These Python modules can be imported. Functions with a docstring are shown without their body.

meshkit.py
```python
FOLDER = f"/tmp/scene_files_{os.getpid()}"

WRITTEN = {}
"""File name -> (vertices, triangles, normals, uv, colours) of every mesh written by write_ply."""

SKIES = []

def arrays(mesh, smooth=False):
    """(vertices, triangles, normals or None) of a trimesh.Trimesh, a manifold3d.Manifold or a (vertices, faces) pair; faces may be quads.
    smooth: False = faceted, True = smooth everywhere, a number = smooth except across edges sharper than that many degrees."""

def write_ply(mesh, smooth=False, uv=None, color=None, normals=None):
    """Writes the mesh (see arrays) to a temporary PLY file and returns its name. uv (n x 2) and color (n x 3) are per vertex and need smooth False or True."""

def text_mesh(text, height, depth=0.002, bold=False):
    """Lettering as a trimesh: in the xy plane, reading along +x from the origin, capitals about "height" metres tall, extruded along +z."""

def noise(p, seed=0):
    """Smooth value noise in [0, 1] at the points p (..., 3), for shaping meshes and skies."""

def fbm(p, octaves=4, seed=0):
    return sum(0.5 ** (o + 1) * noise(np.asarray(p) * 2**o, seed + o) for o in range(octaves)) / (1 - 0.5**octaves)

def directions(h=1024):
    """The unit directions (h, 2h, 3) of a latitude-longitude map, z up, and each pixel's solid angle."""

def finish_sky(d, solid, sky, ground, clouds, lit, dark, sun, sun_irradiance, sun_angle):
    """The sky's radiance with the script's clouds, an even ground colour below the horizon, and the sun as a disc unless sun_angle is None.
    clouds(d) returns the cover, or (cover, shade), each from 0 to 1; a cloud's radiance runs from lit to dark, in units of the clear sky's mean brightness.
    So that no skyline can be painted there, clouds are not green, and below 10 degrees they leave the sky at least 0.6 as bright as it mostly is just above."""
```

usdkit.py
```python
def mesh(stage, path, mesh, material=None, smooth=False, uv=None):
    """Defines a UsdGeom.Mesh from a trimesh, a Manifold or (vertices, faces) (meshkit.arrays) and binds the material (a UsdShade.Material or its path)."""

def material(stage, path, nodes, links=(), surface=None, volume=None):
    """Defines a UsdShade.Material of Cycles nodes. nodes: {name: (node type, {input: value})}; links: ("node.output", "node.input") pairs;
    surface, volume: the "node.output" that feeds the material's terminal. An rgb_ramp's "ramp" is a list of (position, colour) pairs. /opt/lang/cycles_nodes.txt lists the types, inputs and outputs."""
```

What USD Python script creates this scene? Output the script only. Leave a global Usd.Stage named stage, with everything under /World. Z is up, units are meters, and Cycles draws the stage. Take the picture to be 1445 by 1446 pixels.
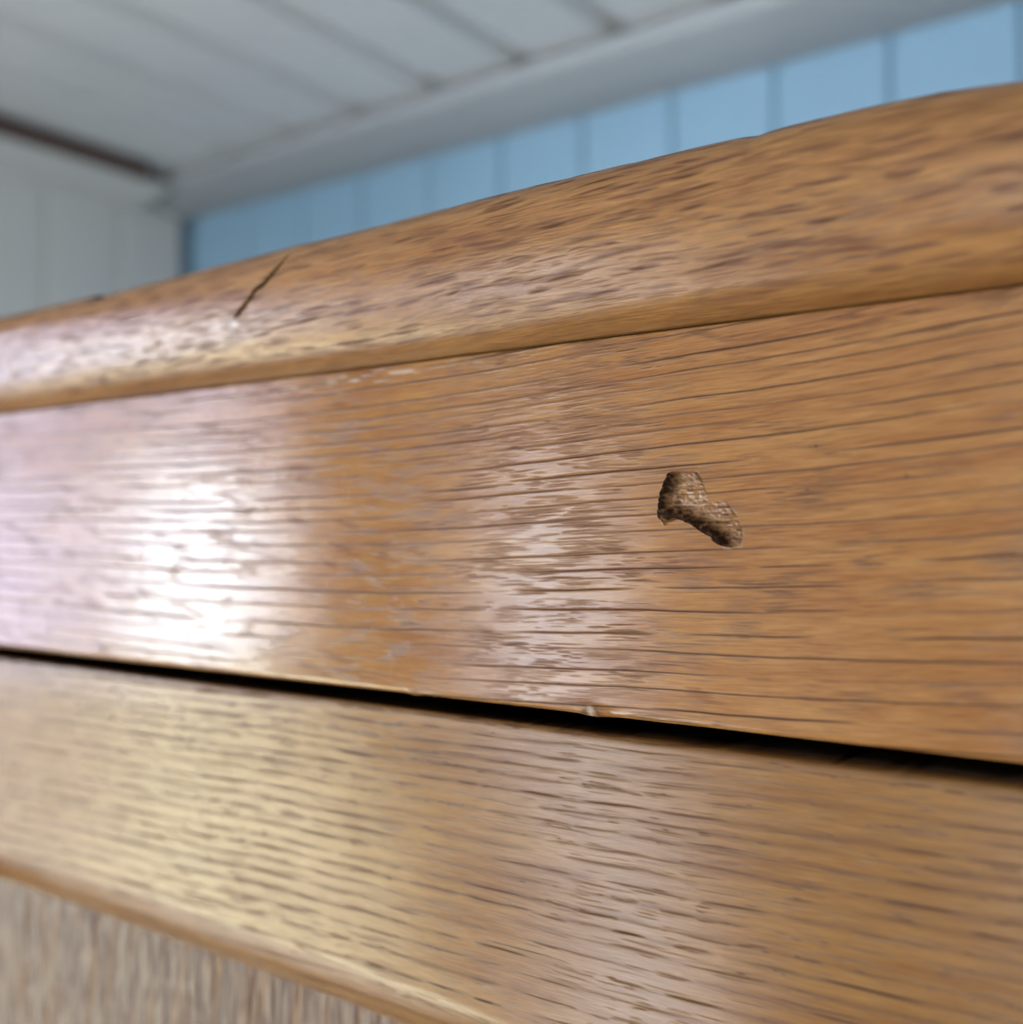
import math
import numpy as np
import trimesh
from scipy.ndimage import map_coordinates, gaussian_filter, gaussian_filter1d
from shapely.geometry import Polygon, Point
from shapely import contains_xy, prepare, distance, points as shp_points, LineString
from pxr import Usd, UsdGeom, UsdLux, UsdShade, Gf, Sdf, Vt
import usdkit
from meshkit import noise, fbm

stage = Usd.Stage.CreateInMemory()
UsdGeom.SetStageUpAxis(stage, 'Z')
UsdGeom.SetStageMetersPerUnit(stage, 1.0)
UsdGeom.Xform.Define(stage, '/World')
UsdGeom.Scope.Define(stage, '/World/Looks')

# ------------------------------------------------------------------ camera
EYE = 1.90                     # eye height; the wardrobe front is the plane y = 0, the camera 15 cm in front of it
YAW, PITCH = math.radians(53.7), math.atan(34 / 1530.0)
fwd = np.array([-math.cos(YAW) * math.cos(PITCH), math.sin(YAW) * math.cos(PITCH), math.sin(PITCH)])
rgt = np.cross(fwd, [0, 0, 1]); rgt /= np.linalg.norm(rgt)
upv = np.cross(rgt, fwd)
cam = UsdGeom.Camera.Define(stage, '/World/camera')
M = Gf.Matrix4d(*[float(q) for row in ([*rgt, 0], [*upv, 0], [*(-fwd), 0], [0, -0.15, EYE, 1]) for q in row])
cam.AddTransformOp().Set(M)
cam.CreateHorizontalApertureAttr(24.0)
cam.CreateVerticalApertureAttr(24.0 * 1446 / 1445)
cam.CreateFocalLengthAttr(24.0 * 1530 / 1445)
cam.CreateFStopAttr(6.2)
cam.CreateFocusDistanceAttr(0.172)
cam.CreateClippingRangeAttr(Gf.Vec2f(0.005, 100))
cam.CreateExposureAttr(0.75)

# ------------------------------------------------------------------ light: daylight through the room's windows
dome = UsdLux.DomeLight.Define(stage, '/World/sky')
dome.CreateColorAttr(Gf.Vec3f(0.72, 0.86, 1.0)); dome.CreateIntensityAttr(0.5)

WX = -0.925                    # left wall
WY = 0.54                      # wall behind the wardrobe
FY = -3.2                      # far side of the room
RX = 2.4
CEIL = EYE + 0.3475
# (y0, y1, z0, z1, colour, radiance) of the windows in the left wall
WINDOWS = [(-0.715, -0.19, 0.80, 2.19), (-1.44, -1.06, 0.55, 2.06)]     # y0, y1, z0, z1 in the left wall
FAR_WINDOW = (-0.46, 0.70, 0.9, 2.14, (0.78, 0.90, 1.0), 7.5)               # x0, x1, z0, z1 in the wall across the room
# daylight just outside them: sky above, light off a green garden below (y0, y1, z0, z1, colour, radiance)
DAYLIGHT = [(-0.88, -0.05, 1.755, 2.30, (0.78, 0.88, 1.0), 27.0), (-0.88, -0.05, 0.65, 1.75, (0.90, 0.93, 0.68), 13.0),
            (-1.60, -0.90, 0.45, 2.15, (0.70, 0.84, 1.0), 13.0)]
for k, (y0, y1, z0, z1, col, rad) in enumerate(DAYLIGHT):
    L = UsdLux.RectLight.Define(stage, f'/World/window_daylight_{k + 1}')
    L.CreateWidthAttr(y1 - y0); L.CreateHeightAttr(z1 - z0)
    L.CreateColorAttr(Gf.Vec3f(*col)); L.CreateIntensityAttr(rad); L.CreateNormalizeAttr(False)
    L.AddTransformOp().Set(Gf.Matrix4d(0, -1, 0, 0, 0, 0, 1, 0, -1, 0, 0, 0, WX - 0.08, (y0 + y1) / 2, (z0 + z1) / 2, 1))
x0, x1, z0, z1, col, rad = FAR_WINDOW
L = UsdLux.RectLight.Define(stage, '/World/window_daylight_4')
L.CreateWidthAttr(x1 - x0 + 0.3); L.CreateHeightAttr(z1 - z0 + 0.3)
L.CreateColorAttr(Gf.Vec3f(*col)); L.CreateIntensityAttr(rad); L.CreateNormalizeAttr(False)
L.AddTransformOp().Set(Gf.Matrix4d(1, 0, 0, 0, 0, 0, 1, 0, 0, -1, 0, 0, (x0 + x1) / 2, FY - 0.11, (z0 + z1) / 2, 1))


# ------------------------------------------------------------------ helpers
def prim_meta(p, label=None, cat=None, kind=None, group=None):
    p = p.GetPrim()
    for k, v in (('label', label), ('category', cat), ('kind', kind), ('group', group)):
        if v:
            p.SetCustomDataByKey(k, v)
    return p


USED = {}


def path_for(name, parent='/World'):
    parent = str(parent)
    n = USED.get((parent, name), 0)
    USED[(parent, name)] = n + 1
    return f'{parent}/{name}' if n == 0 else f'{parent}/{name}_{n:03d}'


def empty(name, loc, label, cat, kind=None):
    x = UsdGeom.Xform.Define(stage, path_for(name))
    x.AddTranslateOp().Set(Gf.Vec3d(*map(float, loc)))
    prim_meta(x, label, cat, kind)
    return x


ORIGIN = {}


def obj(name, mesh, mat, parent='/World', smooth=False, label=None, cat=None, kind=None, attrs=None, flip=None):
    """One Mesh; vertices are given in world space and stored relative to the thing they belong to."""
    pth = path_for(name, parent)
    off = np.zeros(3)
    for p in Sdf.Path(pth).GetPrefixes():
        off = off + ORIGIN.get(str(p), 0)
    if isinstance(mesh, tuple):
        mesh = (np.asarray(mesh[0]) - off, mesh[1])
    else:
        mesh = (np.array(mesh.vertices) - off, np.array(mesh.faces))
    m = usdkit.mesh(stage, pth, mesh, MATS[mat], smooth=smooth)
    for k, a in (attrs or {}).items():
        pv = UsdGeom.PrimvarsAPI(m).CreatePrimvar(k, Sdf.ValueTypeNames.Color3fArray if k == 'wood' else Sdf.ValueTypeNames.Float3Array, 'vertex')
        pv.Set(Vt.Vec3fArray.FromNumpy(np.ascontiguousarray(a, np.float32)))
    prim_meta(m, label, cat, kind)
    return m


def box(x0, x1, y0, y1, z0, z1, ch=0.0):
    if ch <= 0:
        b = trimesh.creation.box((x1 - x0, y1 - y0, z1 - z0))
        b.apply_translation(((x0 + x1) / 2, (y0 + y1) / 2, (z0 + z1) / 2))
        return b
    pts = []
    for sx in (0, 1):
        for sy in (0, 1):
            for sz in (0, 1):
                X, Y, Z = (x0, x1)[sx], (y0, y1)[sy], (z0, z1)[sz]
                dx, dy, dz = (ch if sx == 0 else -ch), (ch if sy == 0 else -ch), (ch if sz == 0 else -ch)
                pts += [(X + dx, Y + dy, Z), (X + dx, Y, Z + dz), (X, Y + dy, Z + dz)]
    return trimesh.PointCloud(np.array(pts)).convex_hull


def prism(poly, axis, a, b):
    """poly: 2-D outline extruded along an axis from a to b. axis 0: poly is (y,z); 1: (x,z); 2: (x,y)."""
    P = Polygon(poly)
    if not P.exterior.is_ccw:
        P = Polygon(list(P.exterior.coords)[::-1])
    e = trimesh.creation.extrude_polygon(P, b - a, engine='earcut')
    v = np.array(e.vertices)
    o = np.empty_like(v)
    o[:, axis] = v[:, 2] + a
    q = [i for i in range(3) if i != axis]
    o[:, q[0]], o[:, q[1]] = v[:, 0], v[:, 1]
    t = trimesh.Trimesh(o, e.faces, process=False)
    if t.volume < 0:
        t.invert()
    return t


# ------------------------------------------------------------------ materials
MATS = {}


def mat(name, nodes, links, surface='p.BSDF'):
    MATS[name] = usdkit.material(stage, f'/World/Looks/{name}', nodes, links, surface=surface)


def paint(name, col, rough=0.5):
    mat(name, {
        'g': ('geometry', {}),
        'n': ('noise_texture', {'scale': 9.0, 'detail': 4.0}),
        'n2': ('noise_texture', {'scale': 160.0, 'detail': 3.0}),
        'r': ('rgb_ramp', {'ramp': [(0.3, tuple(c * 0.95 for c in col)), (0.7, col)]}),
        'b': ('bump', {'strength': 0.15, 'distance': 0.001}),
        'p': ('principled_bsdf', {'roughness': rough}),
    }, [('g.position', 'n.vector'), ('g.position', 'n2.vector'), ('n.fac', 'r.fac'), ('r.color', 'p.base_color'),
        ('n2.fac', 'b.height'), ('b.normal', 'p.normal')])


paint('white_paint', (0.38, 0.385, 0.39))
paint('wall_paint', (0.74, 0.71, 0.67), 0.45)
paint('pale_blue_paint', (0.255, 0.40, 0.515), 0.45)
paint('ceiling_paint', (0.77, 0.75, 0.73), 0.55)
paint('plaster', (0.82, 0.82, 0.80), 0.8)
paint('dark_batten', (0.13, 0.075, 0.058), 0.6)


def oak(name, light, dark, fleck, pore, rough=0.30, spec=0.5, bump=0.35, fib=(150.0, 3200.0), coat=0.0):
    """Oak driven by two mesh attributes: grain = (along, wear, across) in metres, wood = (pore, tone, dirt)."""
    mat(name, {
        'ga': ('attribute', {'attribute': 'grain'}),
        'wa': ('attribute', {'attribute': 'wood'}),
        'gs': ('separate_xyz', {}), 'ws': ('separate_xyz', {}),
        'u': ('math', {'math_type': 'multiply', 'value2': fib[0]}),
        'v': ('math', {'math_type': 'multiply', 'value2': fib[1]}),
        'cv': ('combine_xyz', {}),
        'fine': ('noise_texture', {'scale': 1.0, 'detail': 3.0, 'roughness': 0.6}),
        'u2': ('math', {'math_type': 'multiply', 'value2': 22.0}),
        'v2': ('math', {'math_type': 'multiply', 'value2': 260.0}),
        'cv2': ('combine_xyz', {}),
        'broad': ('noise_texture', {'scale': 1.0, 'detail': 3.0, 'roughness': 0.55}),
        'cmix': ('math', {'math_type': 'multiply_add', 'value2': 0.45}),
        'fmul': ('math', {'math_type': 'multiply', 'value2': 0.55}),
        'base': ('rgb_ramp', {'ramp': [(0.38, dark), (0.5, tuple(0.5 * (a + b) for a, b in zip(dark, light))), (0.62, light)]}),
        'fleckc': ('mix_color', {'b': fleck}),
        'porec': ('mix_color', {'b': pore}),
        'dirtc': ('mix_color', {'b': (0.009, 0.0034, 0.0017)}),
        'wearc': ('mix_color', {'b': (0.36, 0.28, 0.22)}),
        'rp': ('math', {'math_type': 'multiply_add', 'value2': 0.45, 'value3': rough}),
        'sp': ('math', {'math_type': 'multiply_add', 'value2': -0.9 * spec, 'value3': spec}), 'st': ('math', {'math_type': 'multiply_add', 'value2': -0.55 * spec}),
        'sd': ('math', {'math_type': 'multiply_add', 'value2': -0.9 * spec}), 'sx': ('math', {'math_type': 'maximum', 'value2': 0.02}),
        'rd': ('math', {'math_type': 'multiply_add', 'value2': 0.4}),
        'hd': ('math', {'math_type': 'multiply_add', 'value2': -0.6}),
        'b': ('bump', {'strength': bump, 'distance': 0.0002}),
        'fr': ('fresnel', {'IOR': 1.5}), 'ff': ('math', {'math_type': 'multiply'}),
        'df': ('diffuse_bsdf', {}), 'gl': ('glossy_bsdf', {'color': (1, 1, 1), 'distribution': 'beckmann'}), 'p': ('mix_closure', {}),
    }, [('ga.vector', 'gs.vector'), ('wa.vector', 'ws.vector'),
        ('gs.x', 'u.value1'), ('gs.z', 'v.value1'), ('u.value', 'cv.x'), ('v.value', 'cv.z'), ('cv.vector', 'fine.vector'),
        ('gs.x', 'u2.value1'), ('gs.z', 'v2.value1'), ('u2.value', 'cv2.x'), ('v2.value', 'cv2.z'), ('cv2.vector', 'broad.vector'),
        ('fine.fac', 'fmul.value1'), ('broad.fac', 'cmix.value1'), ('fmul.value', 'cmix.value3'), ('cmix.value', 'base.fac'),
        ('base.color', 'fleckc.a'), ('ws.y', 'fleckc.fac'),
        ('fleckc.result', 'porec.a'), ('ws.x', 'porec.fac'),
        ('porec.result', 'dirtc.a'), ('ws.z', 'dirtc.fac'),
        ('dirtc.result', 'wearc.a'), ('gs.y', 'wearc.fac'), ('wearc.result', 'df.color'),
        ('ws.x', 'sp.value1'), ('ws.y', 'st.value1'), ('sp.value', 'st.value3'), ('ws.z', 'sd.value1'), ('st.value', 'sd.value3'), ('sd.value', 'sx.value1'), ('sx.value', 'ff.value1'), ('fr.fac', 'ff.value2'), ('ff.value', 'p.fac'), ('df.BSDF', 'p.closure1'), ('gl.BSDF', 'p.closure2'), ('ws.x', 'rp.value1'), ('rp.value', 'rd.value3'), ('ws.z', 'rd.value1'), ('rd.value', 'gl.roughness'),
        ('ws.x', 'hd.value1'), ('fine.fac', 'hd.value3'), ('hd.value', 'b.height'), ('b.normal', 'gl.normal'), ('b.normal', 'df.normal'), ('b.normal', 'fr.normal')], surface='p.closure')


oak('oak_frieze', (0.2455, 0.1125, 0.0361), (0.1545, 0.0551, 0.0155), (0.1058, 0.0388, 0.0188), (0.0228, 0.0060, 0.0019), rough=0.18, spec=0.62, bump=0.10)
oak('oak_moulding', (0.2446, 0.1145, 0.0378), (0.1488, 0.0565, 0.0164), (0.0859, 0.0366, 0.0225), (0.0285, 0.0105, 0.0057), rough=0.26, spec=0.62, bump=0.15)
oak('oak_door', (0.1966, 0.0943, 0.0282), (0.1348, 0.0531, 0.0140), (0.0898, 0.0403, 0.0189), (0.0321, 0.0126, 0.0057), rough=0.24, spec=0.62, bump=0.12)
oak('oak_panel', (0.1232, 0.0636, 0.0361), (0.0778, 0.0355, 0.0219), (0.2010, 0.0953, 0.0354), (0.0290, 0.0142, 0.0103), rough=0.32, spec=0.48, bump=0.12)
mat('oak_carcass', {
    'g': ('geometry', {}),
    'm': ('mapping', {'scale': (90.0, 90.0, 3.0)}),
    'n': ('noise_texture', {'scale': 1.5, 'detail': 5.0, 'roughness': 0.6}),
    'r': ('rgb_ramp', {'ramp': [(0.3, (0.09, 0.038, 0.014)), (0.5, (0.175, 0.078, 0.025)), (0.7, (0.235, 0.110, 0.037))]}),
    'b': ('bump', {'strength': 0.2, 'distance': 0.0004}),
    'p': ('principled_bsdf', {'roughness': 0.35}),
}, [('g.position', 'm.vector'), ('m.vector', 'n.vector'), ('n.fac', 'r.fac'), ('r.color', 'p.base_color'), ('n.fac', 'b.height'), ('b.normal', 'p.normal')])
mat('floor_boards', {
    'g': ('geometry', {}),
    'm': ('mapping', {'scale': (30.0, 2.0, 30.0)}),
    'n': ('noise_texture', {'scale': 1.5, 'detail': 5.0}),
    'r': ('rgb_ramp', {'ramp': [(0.3, (0.48, 0.41, 0.34)), (0.7, (0.68, 0.59, 0.50))]}),
    'p': ('principled_bsdf', {'roughness': 0.5}),
}, [('g.position', 'm.vector'), ('m.vector', 'n.vector'), ('n.fac', 'r.fac'), ('r.color', 'p.base_color')])
mat('brass', {'p': ('principled_bsdf', {'base_color': (0.55, 0.38, 0.14), 'metallic': 1.0, 'roughness': 0.35})}, [])
mat('window_glass', {
    'l': ('layer_weight', {'blend': 0.5}), 'e': ('math', {'math_type': 'power', 'value2': 5.0}),
    'f': ('math', {'math_type': 'multiply_add', 'value2': 0.9, 'value3': 0.03}), 't': ('transparent_bsdf', {'color': (0.97, 0.98, 0.98)}),
    's': ('glossy_bsdf', {'color': (1, 1, 1), 'roughness': 0.0}), 'x': ('mix_closure', {}),
}, [('l.facing', 'e.value1'), ('e.value', 'f.value1'), ('f.value', 'x.fac'), ('t.BSDF', 'x.closure1'), ('s.BSDF', 'x.closure2')], surface='x.closure')

mat('veiled_glass', {
    'l': ('layer_weight', {'blend': 0.5}), 'e': ('math', {'math_type': 'power', 'value2': 5.0}),
    'f': ('math', {'math_type': 'multiply_add', 'value2': 0.9, 'value3': 0.03}), 't': ('transparent_bsdf', {'color': (0.50, 0.50, 0.56)}),
    's': ('glossy_bsdf', {'color': (1, 1, 1), 'roughness': 0.0}), 'x': ('mix_closure', {}),
}, [('l.facing', 'e.value1'), ('e.value', 'f.value1'), ('f.value', 'x.fac'), ('t.BSDF', 'x.closure1'), ('s.BSDF', 'x.closure2')], surface='x.closure')

# ------------------------------------------------------------------ the room
TH = 0.10
obj('floor', box(WX - TH, RX + TH, FY - TH, WY + TH, -0.1, 0), 'floor_boards', label='pale scrubbed boarded floor of the room', cat='floor', kind='structure')


def board_wall(name, label, cat, axis, backing, mat_name, planks):
    w = empty(name, (0, 0, 0), label, cat, 'structure')
    for b in backing:
        obj('backing', b, mat_name, w.GetPath())
    for p in planks:
        obj('plank', p, mat_name, w.GetPath())
    return w


def plank_outline(a, b, front, back, bev, dep, gap=0.0006):
    """Cross-section of one V-jointed board: (along the wall, depth), its face at "front"."""
    s = 1 if back > front else -1
    return [(a + gap, back), (a + gap, front + s * dep), (a + bev, front), (b - bev, front), (b - gap, front + s * dep), (b - gap, back)]


# wall behind the wardrobe: vertical boards 77 mm wide
PB = 0.077
pl = []
n0 = -10
for k in range(-9, 35):
    a, b = -0.2095 + k * PB, -0.2095 + (k + 1) * PB
    a, b = max(a, WX), min(b, RX)
    if b - a < 0.012:
        continue
    pl.append(prism(plank_outline(a, b, WY, WY + 0.016, 0.0026, 0.0019), 2, 0.0, CEIL))
board_wall('wall_back', 'wall of pale blue painted vertical boards behind the wardrobe', 'wall', 0,
           [box(WX - TH, RX + TH, WY + 0.0165, WY + TH, 0, CEIL + TH)], 'pale_blue_paint', pl)

# ceiling boards run away from that wall
PC = 0.081
pl = []
for k in range(-7, 35):
    a, b = max(-0.379 + k * PC, WX), min(-0.379 + (k + 1) * PC, RX)
    if b - a < 0.012:
        continue
    pl.append(prism(plank_outline(a, b, CEIL, CEIL + 0.016, 0.010, 0.0105), 1, FY, WY))
board_wall('ceiling', 'ceiling of white painted boards running to the wall behind the wardrobe', 'ceiling', 1,
           [box(WX - TH, RX + TH, FY - TH, WY + 0.016, CEIL + 0.0165, CEIL + TH)], 'ceiling_paint', pl)

# left wall with the windows cut out of its boards
pl, bk = [], []
ys = sorted({FY, WY, *[w[0] for w in WINDOWS], *[w[1] for w in WINDOWS]})
edges = [WY - 0.072 - k * PB for k in range(60)]
cuts = sorted({round(e, 4) for e in edges if FY < e < WY} | {FY, WY} | {w[i] for w in WINDOWS for i in (0, 1)})
for a, b in zip(cuts[:-1], cuts[1:]):
    if b - a < 0.001:
        continue
    win = [w for w in WINDOWS if a >= w[0] - 1e-6 and b <= w[1] + 1e-6]
    spans = [(0.0, CEIL)] if not win else [(0.0, win[0][2]), (win[0][3], CEIL)]
    bev = min(0.0032, (b - a) * 0.3)
    for z0, z1 in spans:
        o = plank_outline(a, b, WX, WX - 0.016, bev, 0.003)
        pl.append(prism([(d, y) for y, d in o], 2, z0, z1))
for a, b in zip(ys[:-1], ys[1:]):
    win = [w for w in WINDOWS if a >= w[0] - 1e-6 and b <= w[1] + 1e-6]
    for z0, z1 in ([(0.0, CEIL + TH)] if not win else [(0.0, win[0][2]), (win[0][3], CEIL + TH)]):
        bk.append(box(WX - TH, WX - 0.0165, a, b, z0, z1))
board_wall('wall_left', 'end wall of grey white vertical boards at the far left corner', 'wall', 0, bk, 'wall_paint', pl)
obj('wall_right', box(RX, RX + TH, FY - TH, WY + 0.016, 0, CEIL + 0.0165), 'plaster', label='plain plastered wall on the right of the room', cat='wall', kind='structure')
a, b, c, d = FAR_WINDOW[:4]
obj('wall_front', trimesh.util.concatenate([box(WX - TH, a, FY - TH, FY, 0, CEIL + 0.0165), box(b, RX, FY - TH, FY, 0, CEIL + 0.0165),
                                            box(a, b, FY - TH, FY, 0, c), box(a, b, FY - TH, FY, d, CEIL + 0.0165)]), 'plaster', label='plain plastered wall across the room from the wardrobe', cat='wall', kind='structure')

for k, (y0, y1, z0, z1) in enumerate(WINDOWS):
    w = empty(f'window_{k + 1}', (WX, (y0 + y1) / 2, z0), ['white casement window nearest the corner, its nearer light veiled with net', 'tall narrow white window further along the end wall'][k], 'window', 'structure')
    ORIGIN[str(w.GetPath())] = np.array([WX, (y0 + y1) / 2, z0])
    f = 0.03
    P = w.GetPath()
    mull = [(-0.505, -0.48)] if k == 0 else []
    for bx in [(y0, y0 + f, z0, z1), (y1 - f, y1, z0, z1), (y0 + f, y1 - f, z0, z0 + f), (y0 + f, y1 - f, z1 - f, z1)] + [(a, b, z0 + f, z1 - f) for a, b in mull]:
        obj('frame', box(WX - 0.055, WX - 0.010, *bx, 0.003), 'white_paint', P)
    zc = [1.985, 1.50][k]
    cols = [(y0 + f, y1 - f)] if not mull else [(y0 + f, mull[0][0]), (mull[0][1], y1 - f)]
    for n, (a, b) in enumerate(cols):
        obj('sash_bar', box(WX - 0.050, WX - 0.015, a, b, zc - 0.012, zc + 0.012, 0.003), 'white_paint', P)
        for q0, q1 in ((z0 + f, zc - 0.012), (zc + 0.012, z1 - f)):
            obj('pane', box(WX - 0.034, WX - 0.030, a, b, q0, q1), 'veiled_glass' if n == 1 or (k == 0 and q0 > 1.9) else 'window_glass', P)
    obj('sill', box(WX - 0.055, WX + 0.03, y0 - 0.03, y1 + 0.03, z0 - 0.025, z0, 0.004), 'white_paint', P)
x0, x1, z0, z1 = FAR_WINDOW[:4]
w = empty('window_3', ((x0 + x1) / 2, FY, z0), 'wide white casement window across the room from the wardrobe', 'window', 'structure')
P = w.GetPath()
ORIGIN[str(P)] = np.array([(x0 + x1) / 2, FY, z0])
f = 0.04
for bx in ((x0, x0 + f, z0, z1), (x1 - f, x1, z0, z1), (x0 + f, x1 - f, z0, z0 + f), (x0 + f, x1 - f, z1 - f, z1), ((x0 + x1) / 2 - 0.025, (x0 + x1) / 2 + 0.025, z0 + f, z1 - f)):
    obj('frame', box(bx[0], bx[1], FY - 0.085, FY - 0.04, bx[2], bx[3], 0.003), 'white_paint', P)
for a, b in ((x0 + f, (x0 + x1) / 2 - 0.025), ((x0 + x1) / 2 + 0.025, x1 - f)):
    obj('pane', box(a, b, FY - 0.066, FY - 0.062, z0 + f, z1 - f), 'window_glass', P)
obj('sill', box(x0 - 0.03, x1 + 0.03, FY - 0.085, FY + 0.04, z0 - 0.025, z0, 0.004), 'white_paint', P)


# cornice boards: a shallow sloping underside and a narrow upright face, not quite level
def cornice(pts_a, pts_b, swap=False):
    """Loft between two like outlines (lists of world points)."""
    a, b = np.array(pts_a, float), np.array(pts_b, float)
    n = len(a)
    v = np.vstack([a, b])
    f = []
    for i in range(n):
        j = (i + 1) % n
        f += [(i, j, n + j), (i, n + j, n + i)]
    f += [(0, i + 1, i) for i in range(1, n - 1)] + [(n, n + i, n + i + 1) for i in range(1, n - 1)]
    t = trimesh.Trimesh(v, f, process=False)
    if t.volume < 0:
        t.invert()
    return t


def back_trim(x, zb, zt):
    q = [(WY, zb), (WY - 0.012, zb + 0.0005), (WY - 0.034, zb + 0.005), (WY - 0.047, zb + 0.0115), (WY - 0.0525, zb + 0.014),
         (WY - 0.055, zb + 0.0175), (WY - 0.055, zt - 0.0012), (WY - 0.0538, zt), (WY, zt)]
    return [(x, y, EYE + z) for y, z in q]


def left_trim(y, zb, zt):
    q = [(WX, zb), (WX + 0.012, zb + 0.0005), (WX + 0.034, zb + 0.004), (WX + 0.047, zb + 0.008), (WX + 0.0525, zb + 0.0105),
         (WX + 0.055, zb + 0.0125), (WX + 0.055, zt - 0.0012), (WX + 0.0538, zt), (WX, zt)]
    return [(x, y, EYE + z) for x, z in q]


obj('trim_1', cornice(back_trim(WX, 0.3275, 0.3445), back_trim(RX, 0.245, 0.322)) if False else cornice(back_trim(WX, 0.322, 0.3450), back_trim(RX, 0.300, 0.3395)),
    'white_paint', label='white painted cornice board above the wall behind the wardrobe', cat='cornice', kind='structure', smooth=25)
obj('trim_2', cornice(left_trim(WY - 0.055, 0.322, 0.3318), left_trim(FY, 0.300, 0.3318)),
    'wall_paint', label='white painted cornice board along the end wall under the brown strip', cat='cornice', kind='structure', smooth=25)
obj('trim_3', box(WX, WX + 0.059, FY, WY - 0.079, EYE + 0.3322, CEIL + 0.0005, 0.001), 'dark_batten',
    label='thin dark brown wooden strip between end cornice and ceiling', cat='batten', kind='structure')
obj('baseboard_back', box(WX, RX, WY - 0.018, WY, 0, 0.12, 0.004), 'white_paint', label='white skirting board behind the wardrobe', cat='baseboard', kind='structure')

# ------------------------------------------------------------------ painting oak grain
DU, DV = 0.00025, 0.00009


class Grain:
    """A flat sheet of straight-grained wood, u along and v across the grain, on which pores are laid one by one."""

    def __init__(self, u0, u1, v0, v1, seed):
        self.u0, self.v0 = u0, v0
        self.nu, self.nv = int((u1 - u0) / DU) + 2, int((v1 - v0) / DV) + 2
        self.pore = np.zeros((self.nv, self.nu), np.float32)
        self.tone = np.zeros((self.nv, self.nu), np.float32)
        self.rng = np.random.default_rng(seed)

    def stroke(self, u, v, length, width, a, sheet='pore', slope=0.0, sharp=2.0, bend=0.0):
        c = self.pore if sheet == 'pore' else self.tone
        hl = length / 2
        i0, i1 = int((u - hl - self.u0) / DU), int((u + hl - self.u0) / DU) + 2
        i0, i1 = max(i0, 0), min(i1, self.nu)
        if i1 <= i0:
            return
        uu = (self.u0 + np.arange(i0, i1) * DU - u) / hl
        env = np.clip(1 - np.abs(uu) ** (2 * sharp), 0, 1)
        vc = v + slope * uu * hl + bend * uu * uu
        pad = 2.2 * width + abs(slope) * hl + abs(bend)
        j0, j1 = max(int((v - pad - self.v0) / DV), 0), min(int((v + pad - self.v0) / DV) + 2, self.nv)
        if j1 <= j0:
            return
        vv = self.v0 + np.arange(j0, j1) * DV
        w = width * (0.35 + 0.65 * np.sqrt(env)) * 0.5
        g = np.exp(-(((vv[:, None] - vc[None]) / w[None]) ** 2)) * (a * np.sqrt(env))[None]
        s = c[j0:j1, i0:i1]
        np.maximum(s, g, out=s)

    def sample(self, which, u, v):
        c = self.pore if which == 'pore' else self.tone
        return map_coordinates(c, [(v - self.v0) / DV, (u - self.u0) / DU], order=1, mode='nearest')


def axis_samples(dense, lo, hi, grow=1.12, cap=0.006):
    """dense: [(a, b, step), ...] increasing; continues to lo and hi with growing steps."""
    out = []
    for a, b, s in dense:
        out += list(np.arange(a, b, s))
    out.append(dense[-1][1])
    s, x = dense[0][2], dense[0][0]
    left = []
    while x > lo + 1e-6:
        s = min(s * grow, cap); x = max(x - s, lo); left.append(x)
    s, x = dense[-1][2], dense[-1][1]
    right = []
    while x < hi - 1e-6:
        s = min(s * grow, cap); x = min(x + s, hi); right.append(x)
    return np.array(left[::-1] + out + right)


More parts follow.
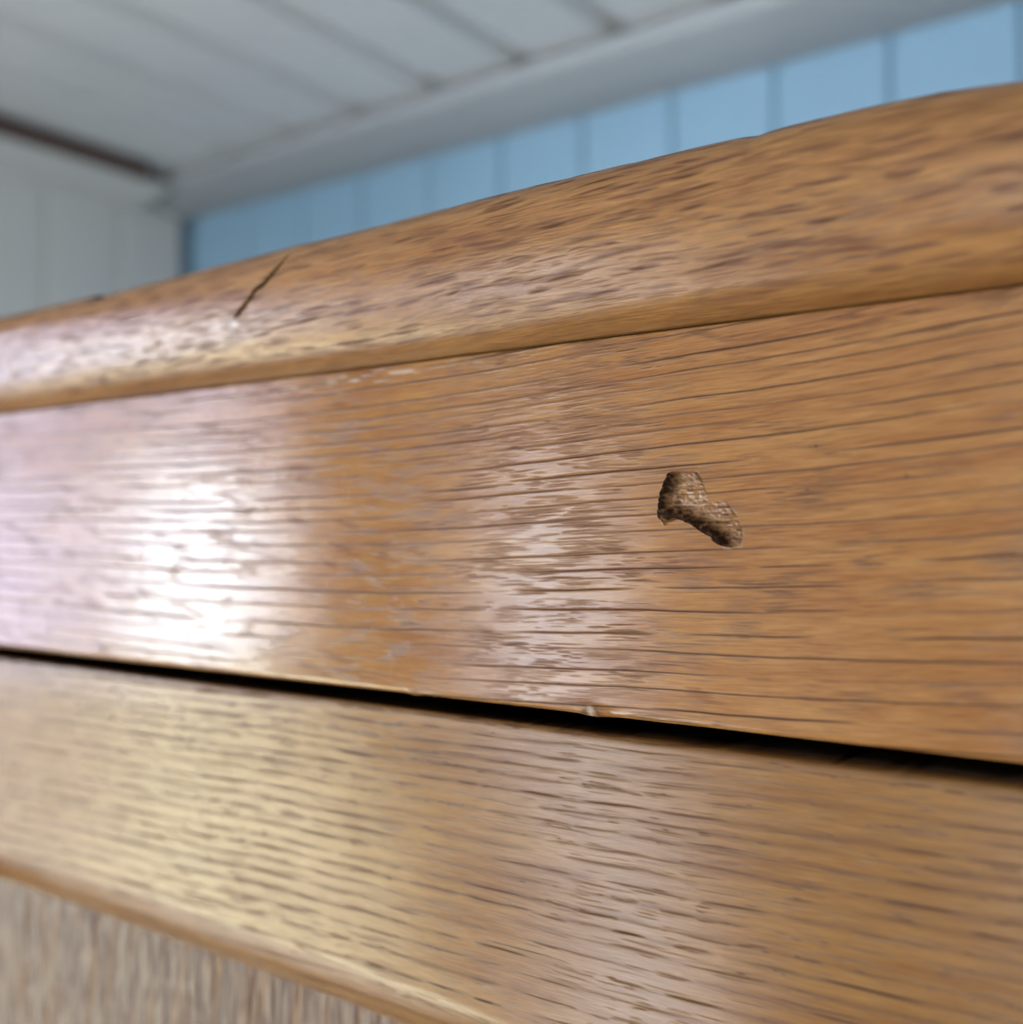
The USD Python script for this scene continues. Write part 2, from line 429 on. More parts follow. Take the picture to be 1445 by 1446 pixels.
def resample(pts, step, fine):
    """A closed outline walked with the given step where fine(point) else only its own corners."""
    pts = np.array(pts, float)
    out = []
    for a, b in zip(pts[:-1], pts[1:]):
        d = np.linalg.norm(b - a)
        n = max(1, int(round(d / step))) if fine((a + b) / 2) else 1
        for k in range(n):
            out.append(a + (b - a) * k / n)
    out.append(pts[-1])
    return np.array(out)


def catmull(pts, n=12):
    p = np.array(pts, float)
    p = np.vstack([2 * p[0] - p[1], p, 2 * p[-1] - p[-2]])
    t = np.linspace(0, 1, n, endpoint=False)[:, None]
    out = []
    for i in range(1, len(p) - 2):
        a, b, c, d = p[i - 1:i + 3]
        out.append(0.5 * ((2 * b) + (-a + c) * t + (2 * a - 5 * b + 4 * c - d) * t ** 2 + (-a + 3 * b - 3 * c + d) * t ** 3))
    return np.vstack(out + [p[-2:-1]])


def sweep(xs, prof):
    """Grid (len(xs), len(prof)) of an outline (y, z) carried along x, and the outline's outward normals and arc length."""
    d = np.gradient(prof, axis=0)
    d /= np.maximum(np.linalg.norm(d, axis=1, keepdims=True), 1e-12)
    nrm = np.stack([-d[:, 1], d[:, 0]], 1)
    arc = np.r_[0, np.cumsum(np.linalg.norm(np.diff(prof, axis=0), axis=1))]
    return nrm, arc


def skin(V):
    """Triangles of a grid of points (nx, nt, 3) closed around t, with fan caps at both ends."""
    nx, nt = V.shape[:2]
    idx = np.arange(nx * nt).reshape(nx, nt)
    a, b = idx[:-1], idx[1:]
    j = np.r_[np.arange(1, nt), 0]
    q = np.stack([a, b, b[:, j], a[:, j]], -1).reshape(-1, 4)
    f = np.vstack([q[:, [0, 1, 2]], q[:, [0, 2, 3]]])
    v = V.reshape(-1, 3)
    caps = []
    for i, flip in ((0, False), (nx - 1, True)):
        c = len(v)
        v = np.vstack([v, V[i].mean(0)])
        for k in range(nt):
            t = (idx[i, k], idx[i, (k + 1) % nt], c)
            caps.append(t[::-1] if flip else t)
    f = np.vstack([f, np.array(caps)])
    tri = v[f]
    if np.einsum('ij,ij->i', tri[:, 0], np.cross(tri[:, 1], tri[:, 2])).sum() < 0:
        f = f[:, ::-1]
    return v, f


def board(name, parent, material, xs, prof, z_of_v, grain, warp, disp=None, dirt=None, wear=None, depth=0.00007, label=None, shape=None, hollow=None):
    """A long piece of oak along x: outline prof (y, z, absolute z - EYE), grain laid over its arc length."""
    nrm, arc = sweep(xs, prof)
    v_t = z_of_v(prof, arc)
    X, T = np.meshgrid(xs, np.arange(len(prof)), indexing='ij')
    Vv = v_t[None, :].repeat(len(xs), 0)
    W = warp(X, Vv)
    vq = Vv - W
    po = grain.sample('pore', X, vq)
    to = grain.sample('tone', X, vq)
    if hollow is not None:
        po = po * (1 - hollow(X, Vv)); to = to * (1 - hollow(X, Vv))
    d = -depth * po
    if disp is not None:
        d = d + disp(X, Vv)
    P = np.empty(X.shape + (3,))
    P[..., 0] = X
    P[..., 1] = prof[None, :, 0] + nrm[None, :, 0] * d
    P[..., 2] = prof[None, :, 1] + nrm[None, :, 1] * d
    if shape is not None:
        P = shape(P, X, Vv)
    P[..., 2] += EYE
    di = np.zeros(X.shape) if dirt is None else dirt(X, Vv, P)
    we = np.zeros(X.shape) if wear is None else wear(X, Vv)
    v, f = skin(P)
    wood = np.stack([po, to, di], -1).reshape(-1, 3)
    gr = np.stack([X, we, vq], -1).reshape(-1, 3)
    wood = np.vstack([wood, wood[[0, -1]]]); gr = np.vstack([gr, gr[[0, -1]]])
    return obj(name, (v, f), material, parent, smooth=True, label=label, attrs={'wood': np.clip(wood, 0, 1), 'grain': gr})


def n2(X, Z, sx, sz, seed, oct_=3):
    return fbm(np.stack([X * sx + 57.3, Z * sz + 31.7, np.full_like(X, 3.1)], -1), oct_, seed)


# ------------------------------------------------------------------ the wardrobe
X0, X1 = -0.41, 0.14           # outer sides
DEEP = 0.50
ward = empty('wardrobe', ((X0 + X1) / 2, DEEP / 2, 0), 'narrow old honey-coloured oak wardrobe with a gouged frieze rail and worn cornice moulding', 'wardrobe')
WP = ward.GetPath()
ORIGIN[str(WP)] = np.array([(X0 + X1) / 2, DEEP / 2, 0])
XS = axis_samples([(-0.30, -0.20, 0.00055), (-0.20, -0.086, 0.00042), (-0.086, -0.058, 0.00016), (-0.058, -0.02, 0.00042)], X0, X1)
XS2 = axis_samples([(-0.30, -0.20, 0.00055), (-0.20, -0.02, 0.00042)], X0 - 0.012, X1 + 0.012)
XD0, XD1 = -0.37, 0.10
XS3 = axis_samples([(-0.30, -0.20, 0.00055), (-0.20, -0.02, 0.00042)], XD0 + 0.0, XD1 - 0.0)

# ---- frieze rail -------------------------------------------------
FT, FB = 0.0322, -0.0292
prof = [(0.021, FT), (0.0006, FT), (0.00012, FT - 0.00008), (0.0, FT - 0.0003), (0.0, FB + 0.0012), (0.00012, FB + 0.0007), (0.00045, FB + 0.0003), (0.0010, FB + 0.0001), (0.0018, FB), (0.021, FB)]
prof = resample(prof, 0.000115, lambda p: p[0] < 0.004)

_sx = np.linspace(X0 - 0.02, X1 + 0.02, 1200)
_sl = np.interp(_sx, [-0.8, -0.5, -0.30, -0.215, -0.175, -0.14, -0.10, -0.07, -0.03, 0.05, 0.3], [0.01, -0.01, -0.03, -0.025, 0.0, 0.04, 0.045, 0.065, 0.072, 0.06, 0.02])
_si = np.cumsum(_sl) * (_sx[1] - _sx[0])
_si -= np.interp(-0.029, _sx, _si)


def warp_frieze(X, Z):
    w = np.interp(X, _sx, _si) * (0.85 + 7.0 * Z)
    return w + 0.0011 * (n2(X, Z, 26, 22, 5) - 0.5) + 0.00035 * (n2(X, Z, 110, 60, 6) - 0.5)


def paint_frieze():
    g = Grain(X0 - 0.02, X1 + 0.02, -0.075, 0.085, 11)
    r = g.rng
    rings = [28.6, 27, 24.4, 22.0, 19.6, 17.1, 13.5, 11.4, 8.9, 6.3, 3.7, 0.2, -2.4, -5.5, -9, -12.9, -15.8, -19, -21.6, -25, -28, -31, -35, -39, -43, -47, -52]
    rings += [31.2, 34.6, 37, 40.2, 43.4, 46, 49, 53, 57, 61]
    for z in rings:
        z *= 1e-3
        u = X0 + r.uniform(-0.02, 0.02)
        strong = r.uniform(0.95, 1.2)
        while u < X1:
            ln = r.gamma(3.0, 0.016) + 0.008
            g.stroke(u + ln / 2, z + r.normal(0, 0.00012), ln, r.uniform(0.00026, 0.00042), min(1.0, strong * r.uniform(0.6, 1.0)), slope=r.normal(0, 0.004), sharp=2.5)
            if r.random() < 0.5:
                for q in range(r.integers(2, 6)):
                    l2 = r.uniform(0.002, 0.008)
                    g.stroke(u + r.uniform(0, ln), z + r.normal(0, 0.0005), l2, r.uniform(0.00018, 0.0003), r.uniform(0.3, 0.7))
            u += ln + r.uniform(-0.004, 0.012)
    # clumps of short reddish dashes, thickest about the middle of the rail
    n = 0
    while n < 1150:
        u, z = r.uniform(X0, X1), r.uniform(-0.06, 0.075)
        k = 0.13 + 1.0 * math.exp(-((u + 0.102) / 0.028) ** 2)
        if r.random() > k:
            continue
        n += 1
        m = r.integers(4, 12)
        L = r.uniform(0.003, 0.008)
        amp = r.uniform(0.35, 0.95)
        lean = r.choice([-1.2, -0.5, 0.4, 0.9])
        for q in range(m):
            dz = (q - m / 2) * r.uniform(0.00024, 0.00036)
            g.stroke(u + lean * dz * 2 + r.normal(0, 0.0018), z + dz, L * r.uniform(0.4, 1.4), r.uniform(0.00015, 0.00024), amp * r.uniform(0.45, 1.0), sharp=1.4)
    for q in range(6500):
        u, z = r.uniform(X0, X1), r.uniform(-0.06, 0.075)
        g.stroke(u, z, r.uniform(0.0012, 0.005), r.uniform(0.00015, 0.00024), r.uniform(0.15, 0.6), sharp=1.5)
    # ray flecks
    n = 0
    while n < 650:
        u, z = r.uniform(X0, X1), r.uniform(-0.06, 0.075)
        k = 0.22 + 0.75 / (1 + math.exp((u + 0.135) / 0.010))
        if r.random() > k:
            continue
        n += 1
        m = r.integers(4, 12)
        L = r.uniform(0.003, 0.007)
        amp = r.uniform(0.25, 0.75)
        for q in range(m):
            dz = (q - m / 2) * 0.00026
            g.stroke(u - 2.2 * dz + r.normal(0, 0.0009), z + dz, L * r.uniform(0.5, 1.3), 0.00032, amp * r.uniform(0.7, 1.0), 'tone', sharp=1.5)
    return g


# the gouge: outline on the face in metres (x, z above the eye)
GOUGE = Polygon([
    (-0.07953, 0.00984), (-0.08032, 0.00798), (-0.08088, 0.00621), (-0.08118, 0.00462), (-0.08134, 0.00299), (-0.08079, 0.00164), (-0.07879, 0.00271), (-0.07661, 0.0021),
    (-0.07446, 0.00102), (-0.07214, -0.00034), (-0.0711, -0.00148), (-0.06945, -0.0017), (-0.06791, -0.00137), (-0.0675, -0.00014), (-0.06769, 0.00137), (-0.0682, 0.00251),
    (-0.06932, 0.00405), (-0.07024, 0.00521), (-0.07317, 0.00517), (-0.07348, 0.00682), (-0.07411, 0.00839), (-0.07507, 0.00978), (-0.07701, 0.00981)])
RIDGE = LineString([(-0.07949, 0.00954), (-0.08021, 0.00778), (-0.08077, 0.00581), (-0.081, 0.00362), (-0.07879, 0.0031), (-0.07661, 0.0024), (-0.07446, 0.00131), (-0.07214, -0.00005), (-0.07068, -0.0011)])


def gouge_fields(X, Z):
    """Depth (m), darkness and paleness of the gouge at points of the face."""
    dep, dark, pale = np.zeros(X.shape), np.zeros(X.shape), np.zeros(X.shape)
    m = (X > -0.083) & (X < -0.066) & (Z > -0.003) & (Z < 0.0115)
    if not m.any():
        return dep, dark, pale
    x, z = X[m], Z[m]
    jx = x + 0.0004 * (n2(x, z, 900, 2600, 41) - 0.5)
    jz = z + 0.00045 * (n2(x, z, 1300, 1300, 42) - 0.5)
    pts = shp_points(jx, jz)
    inside = contains_xy(GOUGE, jx, jz)
    edge = distance(pts, GOUGE.exterior)
    rd = distance(pts, RIDGE)
    fibre = n2(x, z, 260, 2600, 43, 3)
    rag = n2(x, z, 900, 900, 44, 3)
    a = np.clip(edge / 0.00022, 0, 1) * inside
    grit = n2(x, z, 2200, 2600, 45, 3)
    deep = np.exp(-(rd / 0.0013) ** 2)
    floor_ = np.clip(1.15 - rd / 0.0042, 0.1, 1)
    dep[m] = a * (0.00015 + 0.0016 * deep * floor_ + 0.0005 * (fibre - 0.5) + 0.0005 * (rag - 0.5) + 0.00035 * (grit - 0.5))
    hole = np.clip(1.3 - rd / 0.0022 + 1.3 * (rag - 0.5) + 0.8 * (grit - 0.5), 0, 1)
    crack = np.clip((fibre - 0.53) * 6, 0, 1) * np.clip((rag - 0.30) * 3, 0, 1)
    line = np.exp(-(rd / 0.0007) ** 2)
    dark[m] = np.clip(a * np.maximum.reduce([0.92 * hole * (0.8 + 0.5 * grit), 1.0 * line, 0.85 * crack, np.clip(0.60 - rd / 0.0038, 0.10, 0.55), 0.6 * np.exp(-(edge / 0.00018) ** 2) * np.clip((rag - 0.35) * 3, 0, 1)]), 0, 0.97)
    upper = np.clip((rd - 0.0014) / 0.0012, 0, 1)
    pale[m] = np.clip(a * upper * np.clip(0.50 - fibre, 0, 1) * 3.5 * np.clip((grit - 0.38) * 3, 0, 1), 0, 0.4)
    rim = np.exp(-(edge / 0.0003) ** 2) * (1 - inside) * np.clip((rag - 0.55) * 5, 0, 1) * np.clip((x + 0.0765) / 0.001, 0, 1)
    pale[m] = np.maximum(pale[m], 0.3 * rim)
    return dep, dark, pale


def frieze_disp(X, Z):
    dep, _, _ = gouge_fields(X, Z)
    d = -dep
    # small chip out of the lower arris, and gentle waviness of a hand-planed face
    chip = np.exp(-((X + 0.0940) / 0.0027) ** 2) * np.clip((-0.0270 - Z) / 0.001, 0, 1)
    d = d - chip * (0.0003 + 0.0006 * (n2(X, Z, 900, 900, 51) - 0.4))
    chip2 = np.exp(-((X + 0.133) / 0.0016) ** 2) * np.clip((-0.0276 - Z) / 0.001, 0, 1)
    d = d - chip2 * 0.0004 * n2(X, Z, 900, 900, 52)
    d = d + 0.00016 * (n2(X, Z, 45, 90, 53) - 0.5)
    return d


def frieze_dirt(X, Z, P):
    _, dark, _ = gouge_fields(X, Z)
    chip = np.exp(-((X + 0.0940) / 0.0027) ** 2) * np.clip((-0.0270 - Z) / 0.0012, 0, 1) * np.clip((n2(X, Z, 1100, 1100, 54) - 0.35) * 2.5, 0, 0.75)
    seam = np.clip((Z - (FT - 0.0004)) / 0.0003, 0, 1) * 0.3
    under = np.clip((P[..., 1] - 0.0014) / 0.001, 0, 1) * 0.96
    spots = np.zeros(X.shape)
    for sx, sz, r_ in ((-0.0437, 0.0082, 0.00022), (-0.0563, 0.0129, 0.00022), (-0.0577, 0.0066, 0.0002)):
        spots = np.maximum(spots, 0.7 * np.exp(-(((X - sx) / (r_ * 1.4)) ** 2 + ((Z - sz) / r_) ** 2)))
    return np.maximum.reduce([dark, chip, seam, under, spots])


def frieze_wear(X, Z):
    _, _, pale = gouge_fields(X, Z)
    # scuffed lacquer just below the moulding
    band = np.exp(-((Z - (FT - 0.0026)) / 0.0016) ** 2) * np.exp(-((X + 0.135) / 0.035) ** 2)
    sc = np.clip((n2(X, Z, 300, 2600, 61, 4) - 0.54) * 9, 0, 1) * np.clip((n2(X, Z, 60, 300, 62) - 0.45) * 6, 0, 1) * band * 0.9
    chip = np.exp(-((X + 0.0943) / 0.0006) ** 2) * np.clip((-0.0272 - Z) / 0.0008, 0, 1) * 0.5
    return np.maximum.reduce([pale, sc, chip])


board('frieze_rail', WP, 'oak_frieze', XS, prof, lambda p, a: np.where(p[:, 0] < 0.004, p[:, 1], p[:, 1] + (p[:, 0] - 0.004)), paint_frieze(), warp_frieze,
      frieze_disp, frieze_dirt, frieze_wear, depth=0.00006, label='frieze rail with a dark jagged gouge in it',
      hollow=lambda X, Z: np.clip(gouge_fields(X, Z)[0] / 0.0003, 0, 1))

# ---- cornice moulding ---------------------------------------------
curve = catmull([(-0.0005, 0.0324), (-0.0030, 0.0333), (-0.0052, 0.0351), (-0.0066, 0.0376), (-0.0076, 0.0410), (-0.0083, 0.0450), (-0.0085, 0.0488), (-0.0081, 0.0524), (-0.0069, 0.0554), (-0.0050, 0.0575), (-0.0025, 0.0587), (0.0008, 0.0591)], 14)
prof = np.vstack([[(0.021, 0.03225), (0.0006, 0.03225)], curve, [(0.006, 0.0592), (0.021, 0.0592)]])
prof = resample(prof, 0.00013, lambda p: p[0] < 0.0009)
_arcm = np.r_[0, np.cumsum(np.linalg.norm(np.diff(prof, axis=0), axis=1))]
ARC0 = 0.0206
ARCL = _arcm[-1] - ARC0 - 0.02


def paint_moulding():
    g = Grain(X0 - 0.04, X1 + 0.04, -0.03, 0.075, 23)
    r = g.rng
    def many(n, f):
        for q in range(n):
            f(r.uniform(X0 - 0.02, X1 + 0.02), r.uniform(-0.006, 0.045))
    many(1700, lambda u, v: g.stroke(u, v, r.uniform(0.004, 0.011), r.uniform(0.0005, 0.001), r.uniform(0.35, 1.0) * min(1, max(0.1, (v - 0.002) / 0.006)), 'tone', slope=r.uniform(-0.03, 0.06), sharp=1.0, bend=r.uniform(-0.0003, 0.0003)))
    many(3800, lambda u, v: g.stroke(u, v, r.uniform(0.003, 0.010), r.uniform(0.0002, 0.00038), r.uniform(0.2, 0.65) * (1 if v > 0.007 else 0.5), slope=r.uniform(-0.03, 0.04), sharp=1.1, bend=r.uniform(-0.0003, 0.0003)))
    many(420, lambda u, v: g.stroke(u, v, r.uniform(0.004, 0.010), r.uniform(0.0004, 0.0008), r.uniform(0.45, 0.8) * (1 if v > 0.008 else 0.3), slope=r.uniform(-0.01, 0.06), sharp=0.9, bend=r.uniform(-0.0004, 0.0003)))
    many(13000, lambda u, v: g.stroke(u, v, r.uniform(0.0015, 0.005), r.uniform(0.00015, 0.00026), r.uniform(0.15, 0.5), slope=r.uniform(-0.02, 0.04)))
    return g


def warp_moulding(X, V):
    return 0.0016 * (n2(X, V, 40, 40, 8) - 0.5) + 0.0005 * (n2(X, V, 140, 120, 9) - 0.5) + (X + 0.1) * 0.012


_cx = np.array([-0.8, -0.272, -0.230, -0.2275, -0.2245, -0.221, -0.211, -0.162, -0.150, -0.107, -0.077, -0.070, -0.0655, -0.0635, -0.060, -0.048, -0.038, -0.028, -0.005, 0.3])
_cd = np.array([1.2, 1.75, 1.75, 2.5, 3.0, 1.9, 1.75, 0.85, 0.95, 0.15, 0.05, 0.0, 0.20, 0.45, 0.15, 0.0, 0.25, 1.15, 0.5, 0.3]) * 1e-3


def moulding_shape(P, X, V):
    z = P[..., 2]
    wgt = np.clip((z - 0.050) / 0.008, 0, 1) ** 1.5
    drop = np.interp(X, _cx, _cd) + 0.00022 * (n2(X, X * 0, 220, 1, 71, 3) - 0.5)
    P[..., 2] = z - wgt * drop
    P[..., 1] = P[..., 1] + wgt * drop * 0.25
    return P


CUT_XV = [(-0.1584, 0.0274), (-0.1603, 0.0251), (-0.1634, 0.0221), (-0.1667, 0.0206), (-0.1691, 0.0184), (-0.1730, 0.0159)]


def cut_fields(X, V):
    dep, dark, pale = np.zeros(X.shape), np.zeros(X.shape), np.zeros(X.shape)
    m = (X > -0.186) & (X < -0.154) & (V > 0.009) & (V < 0.033)
    x, v = X[m], V[m]
    jx = x + 0.0007 * (n2(x, v, 500, 1500, 73) - 0.5)
    d = distance(shp_points(jx, v + 0.0006 * (n2(x, v, 700, 700, 74) - 0.5)), LineString(CUT_XV))
    t = np.clip((v - 0.0159) / 0.0115, 0, 1)
    wd = 0.00018 + 0.00030 * np.sin(np.pi * np.clip(t, 0.03, 0.97)) + 0.0002 * (n2(x, v, 900, 900, 75) - 0.5)
    k = np.exp(-(d / wd) ** 2)
    dep[m] = 0.0008 * k
    dark[m] = np.clip(1.15 * k, 0, 0.96)
    pale[m] = 0.9 * np.exp(-(((x + 0.1738) / 0.0011) ** 2 + ((v - 0.0145) / 0.0008) ** 2) ** 1.3) * np.clip(n2(x, v, 500, 1500, 76) * 2.2 - 0.2, 0, 1)
    return dep, dark, pale


def mould_disp(X, V):
    return -cut_fields(X, V)[0] + 0.00016 * (n2(X, V, 60, 110, 77) - 0.5)


def mould_dirt(X, V, P):
    z = P[..., 2] - EYE
    crest = ARCL - V
    n = n2(X, V, 150, 400, 78, 4)
    top = np.clip(1 - (crest - 0.0038) / 0.0028, 0, 1) * np.clip((n - 0.42) * 5, 0, 1) * 0.8
    line = np.clip((V - (ARCL - 0.0056)) / 0.0006, 0, 1) * 0.85
    seam = np.clip((0.0013 - V) / 0.0006, 0, 1) * 0.3
    nick = np.exp(-((X + 0.2235) / 0.0045) ** 2) * np.clip((V - (ARCL - 0.0078)) / 0.0012, 0, 1) * 0.95
    return np.maximum.reduce([cut_fields(X, V)[1], top, line, seam, nick])


def mould_wear(X, V):
    return cut_fields(X, V)[2]


board('cornice_moulding', WP, 'oak_moulding', XS2, prof, lambda p, a: a - ARC0, paint_moulding(), warp_moulding,
      mould_disp, mould_dirt, mould_wear, depth=0.000035, shape=moulding_shape, label='rounded cornice moulding with a dark diagonal cut')

# ---- door ---------------------------------------------------------
door = UsdGeom.Xform.Define(stage, path_for('door', WP))
prim_meta(door, 'single framed door with a recessed panel')
DP = door.GetPath()
DT, DBF, DB = -0.0319, -0.0826, -0.0935      # door top, end of the flat face, start of the panel
bev = catmull([(0.0, DBF), (0.00015, DBF - 0.0010), (0.0008, DBF - 0.0032), (0.0020, DBF - 0.0062), (0.0036, DBF - 0.0088), (0.0052, DB)], 10)
prof = np.vstack([[(0.021, DT - 0.0001), (0.0019, DT), (0.0006, DT - 0.0001), (0.00025, DT - 0.0003), (0.00006, DT - 0.0006), (0.0, DT - 0.0010)], bev, [(0.021, DB)]])
prof = resample(prof, 0.000115, lambda p: p[0] < 0.0053)


def paint_door():
    g = Grain(XD0 - 0.02, XD1 + 0.02, -0.13, 0.0, 37)
    r = g.rng
    v = -0.12
    while v < -0.01:
        t = np.clip((v + 0.095) / 0.06, 0, 1)
        step = 0.0036 * (1 - t) + 0.0021 * t
        u = XD0
        st = r.uniform(0.55, 1.0)
        while u < XD1:
            ln = r.gamma(4.0, 0.0021) + 0.002
            g.stroke(u + ln / 2, v + r.normal(0, 0.00016), ln, r.uniform(0.00024, 0.0005), st * r.uniform(0.35, 1.0), slope=r.normal(0.004, 0.012), sharp=1.3)
            if r.random() < 0.6:
                for q in range(r.integers(2, 7)):
                    g.stroke(u + r.uniform(0, ln), v + r.normal(0, 0.00035), r.uniform(0.0008, 0.003), r.uniform(0.0002, 0.00036), r.uniform(0.3, 0.75), sharp=1.2)
            u += ln + max(0, r.normal(0.0012, 0.003))
        # softer reddish earlywood along the ring
        u = XD0
        while u < XD1:
            ln = r.uniform(0.01, 0.03)
            g.stroke(u + ln / 2, v, ln, 0.0011, r.uniform(0.15, 0.6), 'tone')
            u += ln * r.uniform(0.7, 1.3)
        v += step * r.uniform(0.8, 1.2)
    for q in range(5200):
        g.stroke(r.uniform(XD0, XD1), r.uniform(-0.12, -0.01), r.uniform(0.0015, 0.009), r.uniform(0.00015, 0.0003), r.uniform(0.15, 0.6), sharp=1.5)
    for q in range(130):
        g.stroke(r.uniform(XD0, XD1), r.uniform(-0.10, -0.02), r.uniform(0.006, 0.02), 0.00028, r.uniform(0.6, 0.95), slope=r.normal(0, 0.006), sharp=1.5)
    return g


def warp_door(X, V):
    t = np.clip((V + 0.09) / 0.058, 0, 1)
    return (X + 0.12) * (0.040 - 0.026 * t) + 0.0010 * (n2(X, V, 30, 30, 81) - 0.5) + 0.0003 * (n2(X, V, 130, 80, 82) - 0.5)


def door_dirt(X, V, P):
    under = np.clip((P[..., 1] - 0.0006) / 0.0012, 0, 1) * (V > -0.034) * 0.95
    edge = np.exp(-((V - (DT - 0.0006)) / 0.0006) ** 2) * 0.25
    return np.maximum(under, edge)


_bx = np.linspace(-0.7, 0.3, 2001)
_bs = np.cumsum(0.052 * np.exp(-((_bx + 0.112) / 0.058) ** 4)) * (_bx[1] - _bx[0])
_bs = -(_bs - np.interp(-0.112, _bx, _bs))


def door_bow(X, Z):
    """The rail is slightly in wind: level along its top edge, turned about three degrees lower down."""
    t = np.clip((Z + 0.030) / -0.042, 0, 1)
    return np.interp(X, _bx, _bs) * (0.35 + 0.65 * t * t * (3 - 2 * t))


def door_shape(P, X, V):
    P[..., 1] = P[..., 1] + door_bow(X, P[..., 2]) * np.clip(1 - (P[..., 1] - 0.006) / 0.014, 0, 1)
    return P


def door_disp(X, V):
    return 0.00018 * (n2(X, V, 40, 80, 83) - 0.5)


XF0, XF1 = XD0 + 0.06, XD1 - 0.06
XS3 = axis_samples([(-0.30, -0.20, 0.00055), (-0.20, -0.02, 0.00042)], XF0, XF1)
board('door_rail', DP, 'oak_door', XS3, prof, lambda p, a: p[:, 1] - np.where(p[:, 1] < -0.06, np.maximum(p[:, 0] - 0.0053, 0), 0), paint_door(), warp_door, door_disp, door_dirt, depth=0.00006, shape=door_shape)

# panel with upright grain
PY = 0.0052
pxs = axis_samples([(-0.30, -0.13, 0.00028), (-0.13, XF1 - 0.001, 0.0005)], XF0 + 0.0005, XF1 - 0.0005, cap=0.001)
pzs = axis_samples([(-0.42, -0.14, 0.0025), (-0.14, DB + 0.004, 0.0006)], -1.55, DB + 0.0041, cap=0.03)


def paint_panel():
    g = Grain(-0.16, 0.0, XF0 - 0.01, XF1 + 0.01, 51)     # u is up the panel here, v across it
    r = g.rng
    for q in range(23000):
        g.stroke(r.uniform(-0.155, -0.01), r.uniform(XF0, XF1), r.uniform(0.003, 0.012), r.uniform(0.0002, 0.0005), r.uniform(0.2, 0.85), sharp=1.3)
    for q in range(420):
        g.stroke(r.uniform(-0.155, -0.01), r.uniform(XF0, XF1), r.uniform(0.010, 0.028), r.uniform(0.0010, 0.0024), r.uniform(0.3, 0.7), 'tone', slope=r.uniform(0.12, 0.30), sharp=1.0, bend=r.uniform(-0.0015, 0.0015))
    return g


gp = paint_panel()
Xp, Zp = np.meshgrid(pxs, pzs, indexing='ij')
Zw = -0.012 - np.abs(np.mod(-0.012 - Zp + 0.143, 0.286) - 0.143)     # the same sheet of grain, turned over and over down the panel
wv = Xp - 0.0006 * (n2(Xp, Zp, 60, 30, 91) - 0.5)
po, to = gp.sample('pore', Zw, wv), gp.sample('tone', Zw, wv)
front = np.stack([Xp, np.full_like(Xp, PY) + 0.00006 * po + door_bow(Xp, Zp), Zp + EYE], -1)
nxp, nzp = Xp.shape
idx = np.arange(nxp * nzp).reshape(nxp, nzp)
q = np.stack([idx[:-1, :-1], idx[1:, :-1], idx[1:, 1:], idx[:-1, 1:]], -1).reshape(-1, 4)
f = np.vstack([q[:, [0, 1, 2]], q[:, [0, 2, 3]]])
v = front.reshape(-1, 3)
rim = np.r_[idx[:, 0], idx[-1, 1:], idx[::-1, -1][1:], idx[0, ::-1][1:-1]]
nb = len(v)
back = v[rim] + [0, 0.009, 0]
k = np.arange(len(rim)); k2 = (k + 1) % len(rim)
f = np.vstack([f, np.stack([rim[k], nb + k, nb + k2], 1), np.stack([rim[k], nb + k2, rim[k2]], 1)])
v = np.vstack([v, back])
cidx = len(v)
v = np.vstack([v, [[(XF0 + XF1) / 2, PY + 0.009, EYE - 0.8]]])
f = np.vstack([f, np.stack([nb + k2, nb + k, np.full(len(k), cidx)], 1)])
wood = np.stack([po, to, np.zeros_like(po)], -1).reshape(-1, 3)
gr = np.stack([Zp, np.zeros_like(Xp), Xp], -1).reshape(-1, 3)
wood = np.vstack([wood, wood[rim], wood[:1]]); gr = np.vstack([gr, gr[rim], gr[:1]])
obj('door_panel', (v, f), 'oak_panel', DP, smooth=True, attrs={'wood': wood, 'grain': gr}, label='duller brown panel with upright grain')

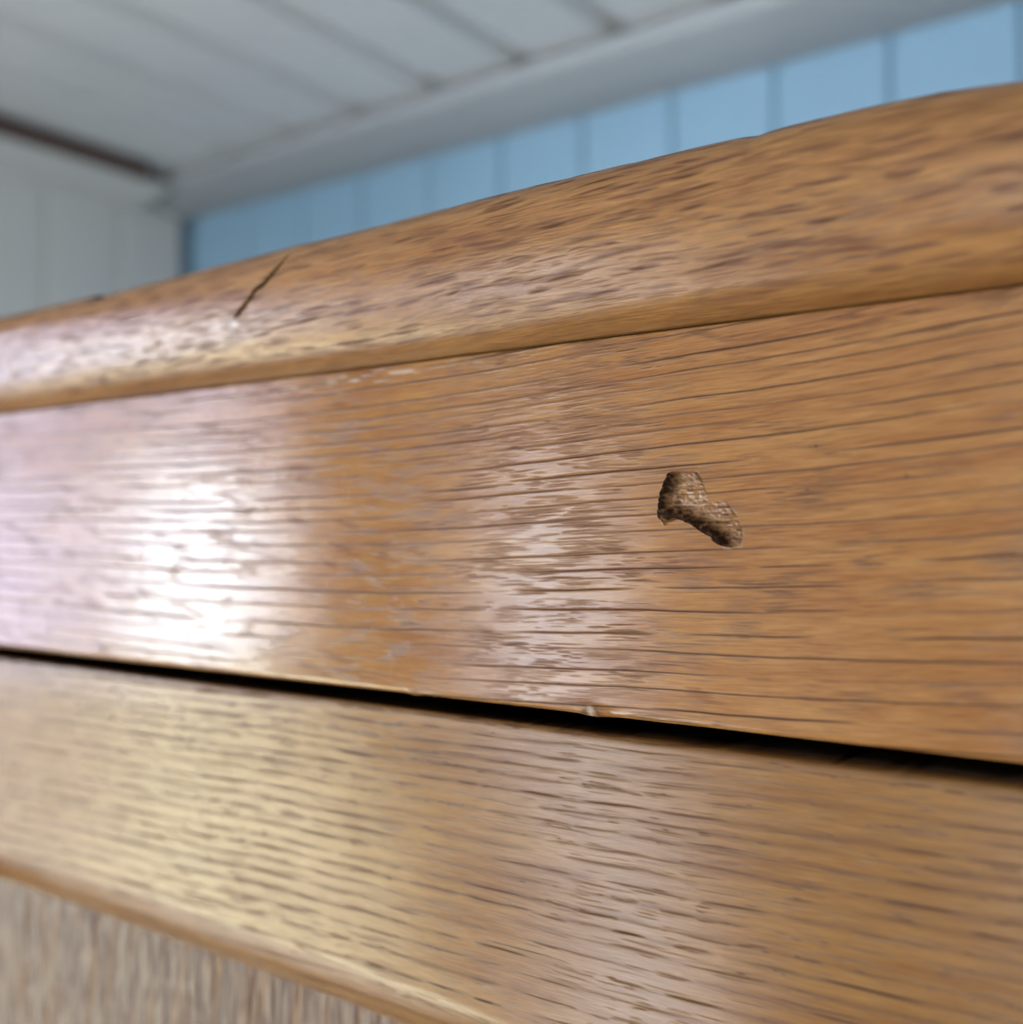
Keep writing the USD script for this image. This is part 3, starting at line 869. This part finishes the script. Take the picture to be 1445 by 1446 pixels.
ZB = 0.102                      # underside of the door
obj('door_stile', box(XD0, XF0, 0.0, 0.021, ZB, EYE + DT, 0.001), 'oak_carcass', DP)
obj('door_stile', box(XF1, XD1, 0.0, 0.021, ZB, EYE + DT, 0.001), 'oak_carcass', DP)
obj('door_rail', box(XF0, XF1, 0.0, 0.021, ZB, EYE - 1.55, 0.001), 'oak_carcass', DP)
kn = trimesh.creation.revolve(np.array([(0.0, 0.0), (0.009, 0.0), (0.006, 0.006), (0.005, 0.012), (0.012, 0.018), (0.013, 0.024), (0.009, 0.030), (0.0, 0.031)]), sections=24)
kn.apply_transform(trimesh.transformations.rotation_matrix(math.pi / 2, [1, 0, 0]))
kn.apply_translation((XD1 - 0.03, 0.0, 1.05))
obj('knob', kn, 'brass', DP, smooth=30)

# ---- carcass --------------------------------------------------------
obj('side_panel', box(X0, X0 + 0.02, 0.0215, DEEP, 0.0, EYE + FT, 0.001), 'oak_carcass', WP)
obj('side_panel', box(X1 - 0.02, X1, 0.0215, DEEP, 0.0, EYE + FT, 0.001), 'oak_carcass', WP)
obj('pilaster', box(X0, XD0 - 0.002, 0.0, 0.021, 0.10, EYE + FB - 0.0002, 0.001), 'oak_carcass', WP)
obj('pilaster', box(XD1 + 0.002, X1, 0.0, 0.021, 0.10, EYE + FB - 0.0002, 0.001), 'oak_carcass', WP)
obj('plinth', box(X0 - 0.01, X1 + 0.01, -0.01, 0.021, 0.0, 0.0995, 0.003), 'oak_carcass', WP)
obj('top_board', box(X0 - 0.012, X1 + 0.012, 0.0214, DEEP, EYE + FT + 0.0003, EYE + 0.0555, 0.001), 'oak_carcass', WP)
obj('door_stop', box(X0 + 0.021, X1 - 0.021, 0.0214, 0.045, EYE - 0.06, EYE + FT - 0.001, 0.001), 'oak_carcass', WP)
obj('back_panel', box(X0 + 0.021, X1 - 0.021, DEEP - 0.012, DEEP - 0.001, 0.1, EYE + FT - 0.001), 'oak_carcass', WP)
obj('floor_board', box(X0 + 0.021, X1 - 0.021, 0.0225, DEEP - 0.013, 0.08, 0.0985), 'oak_carcass', WP)
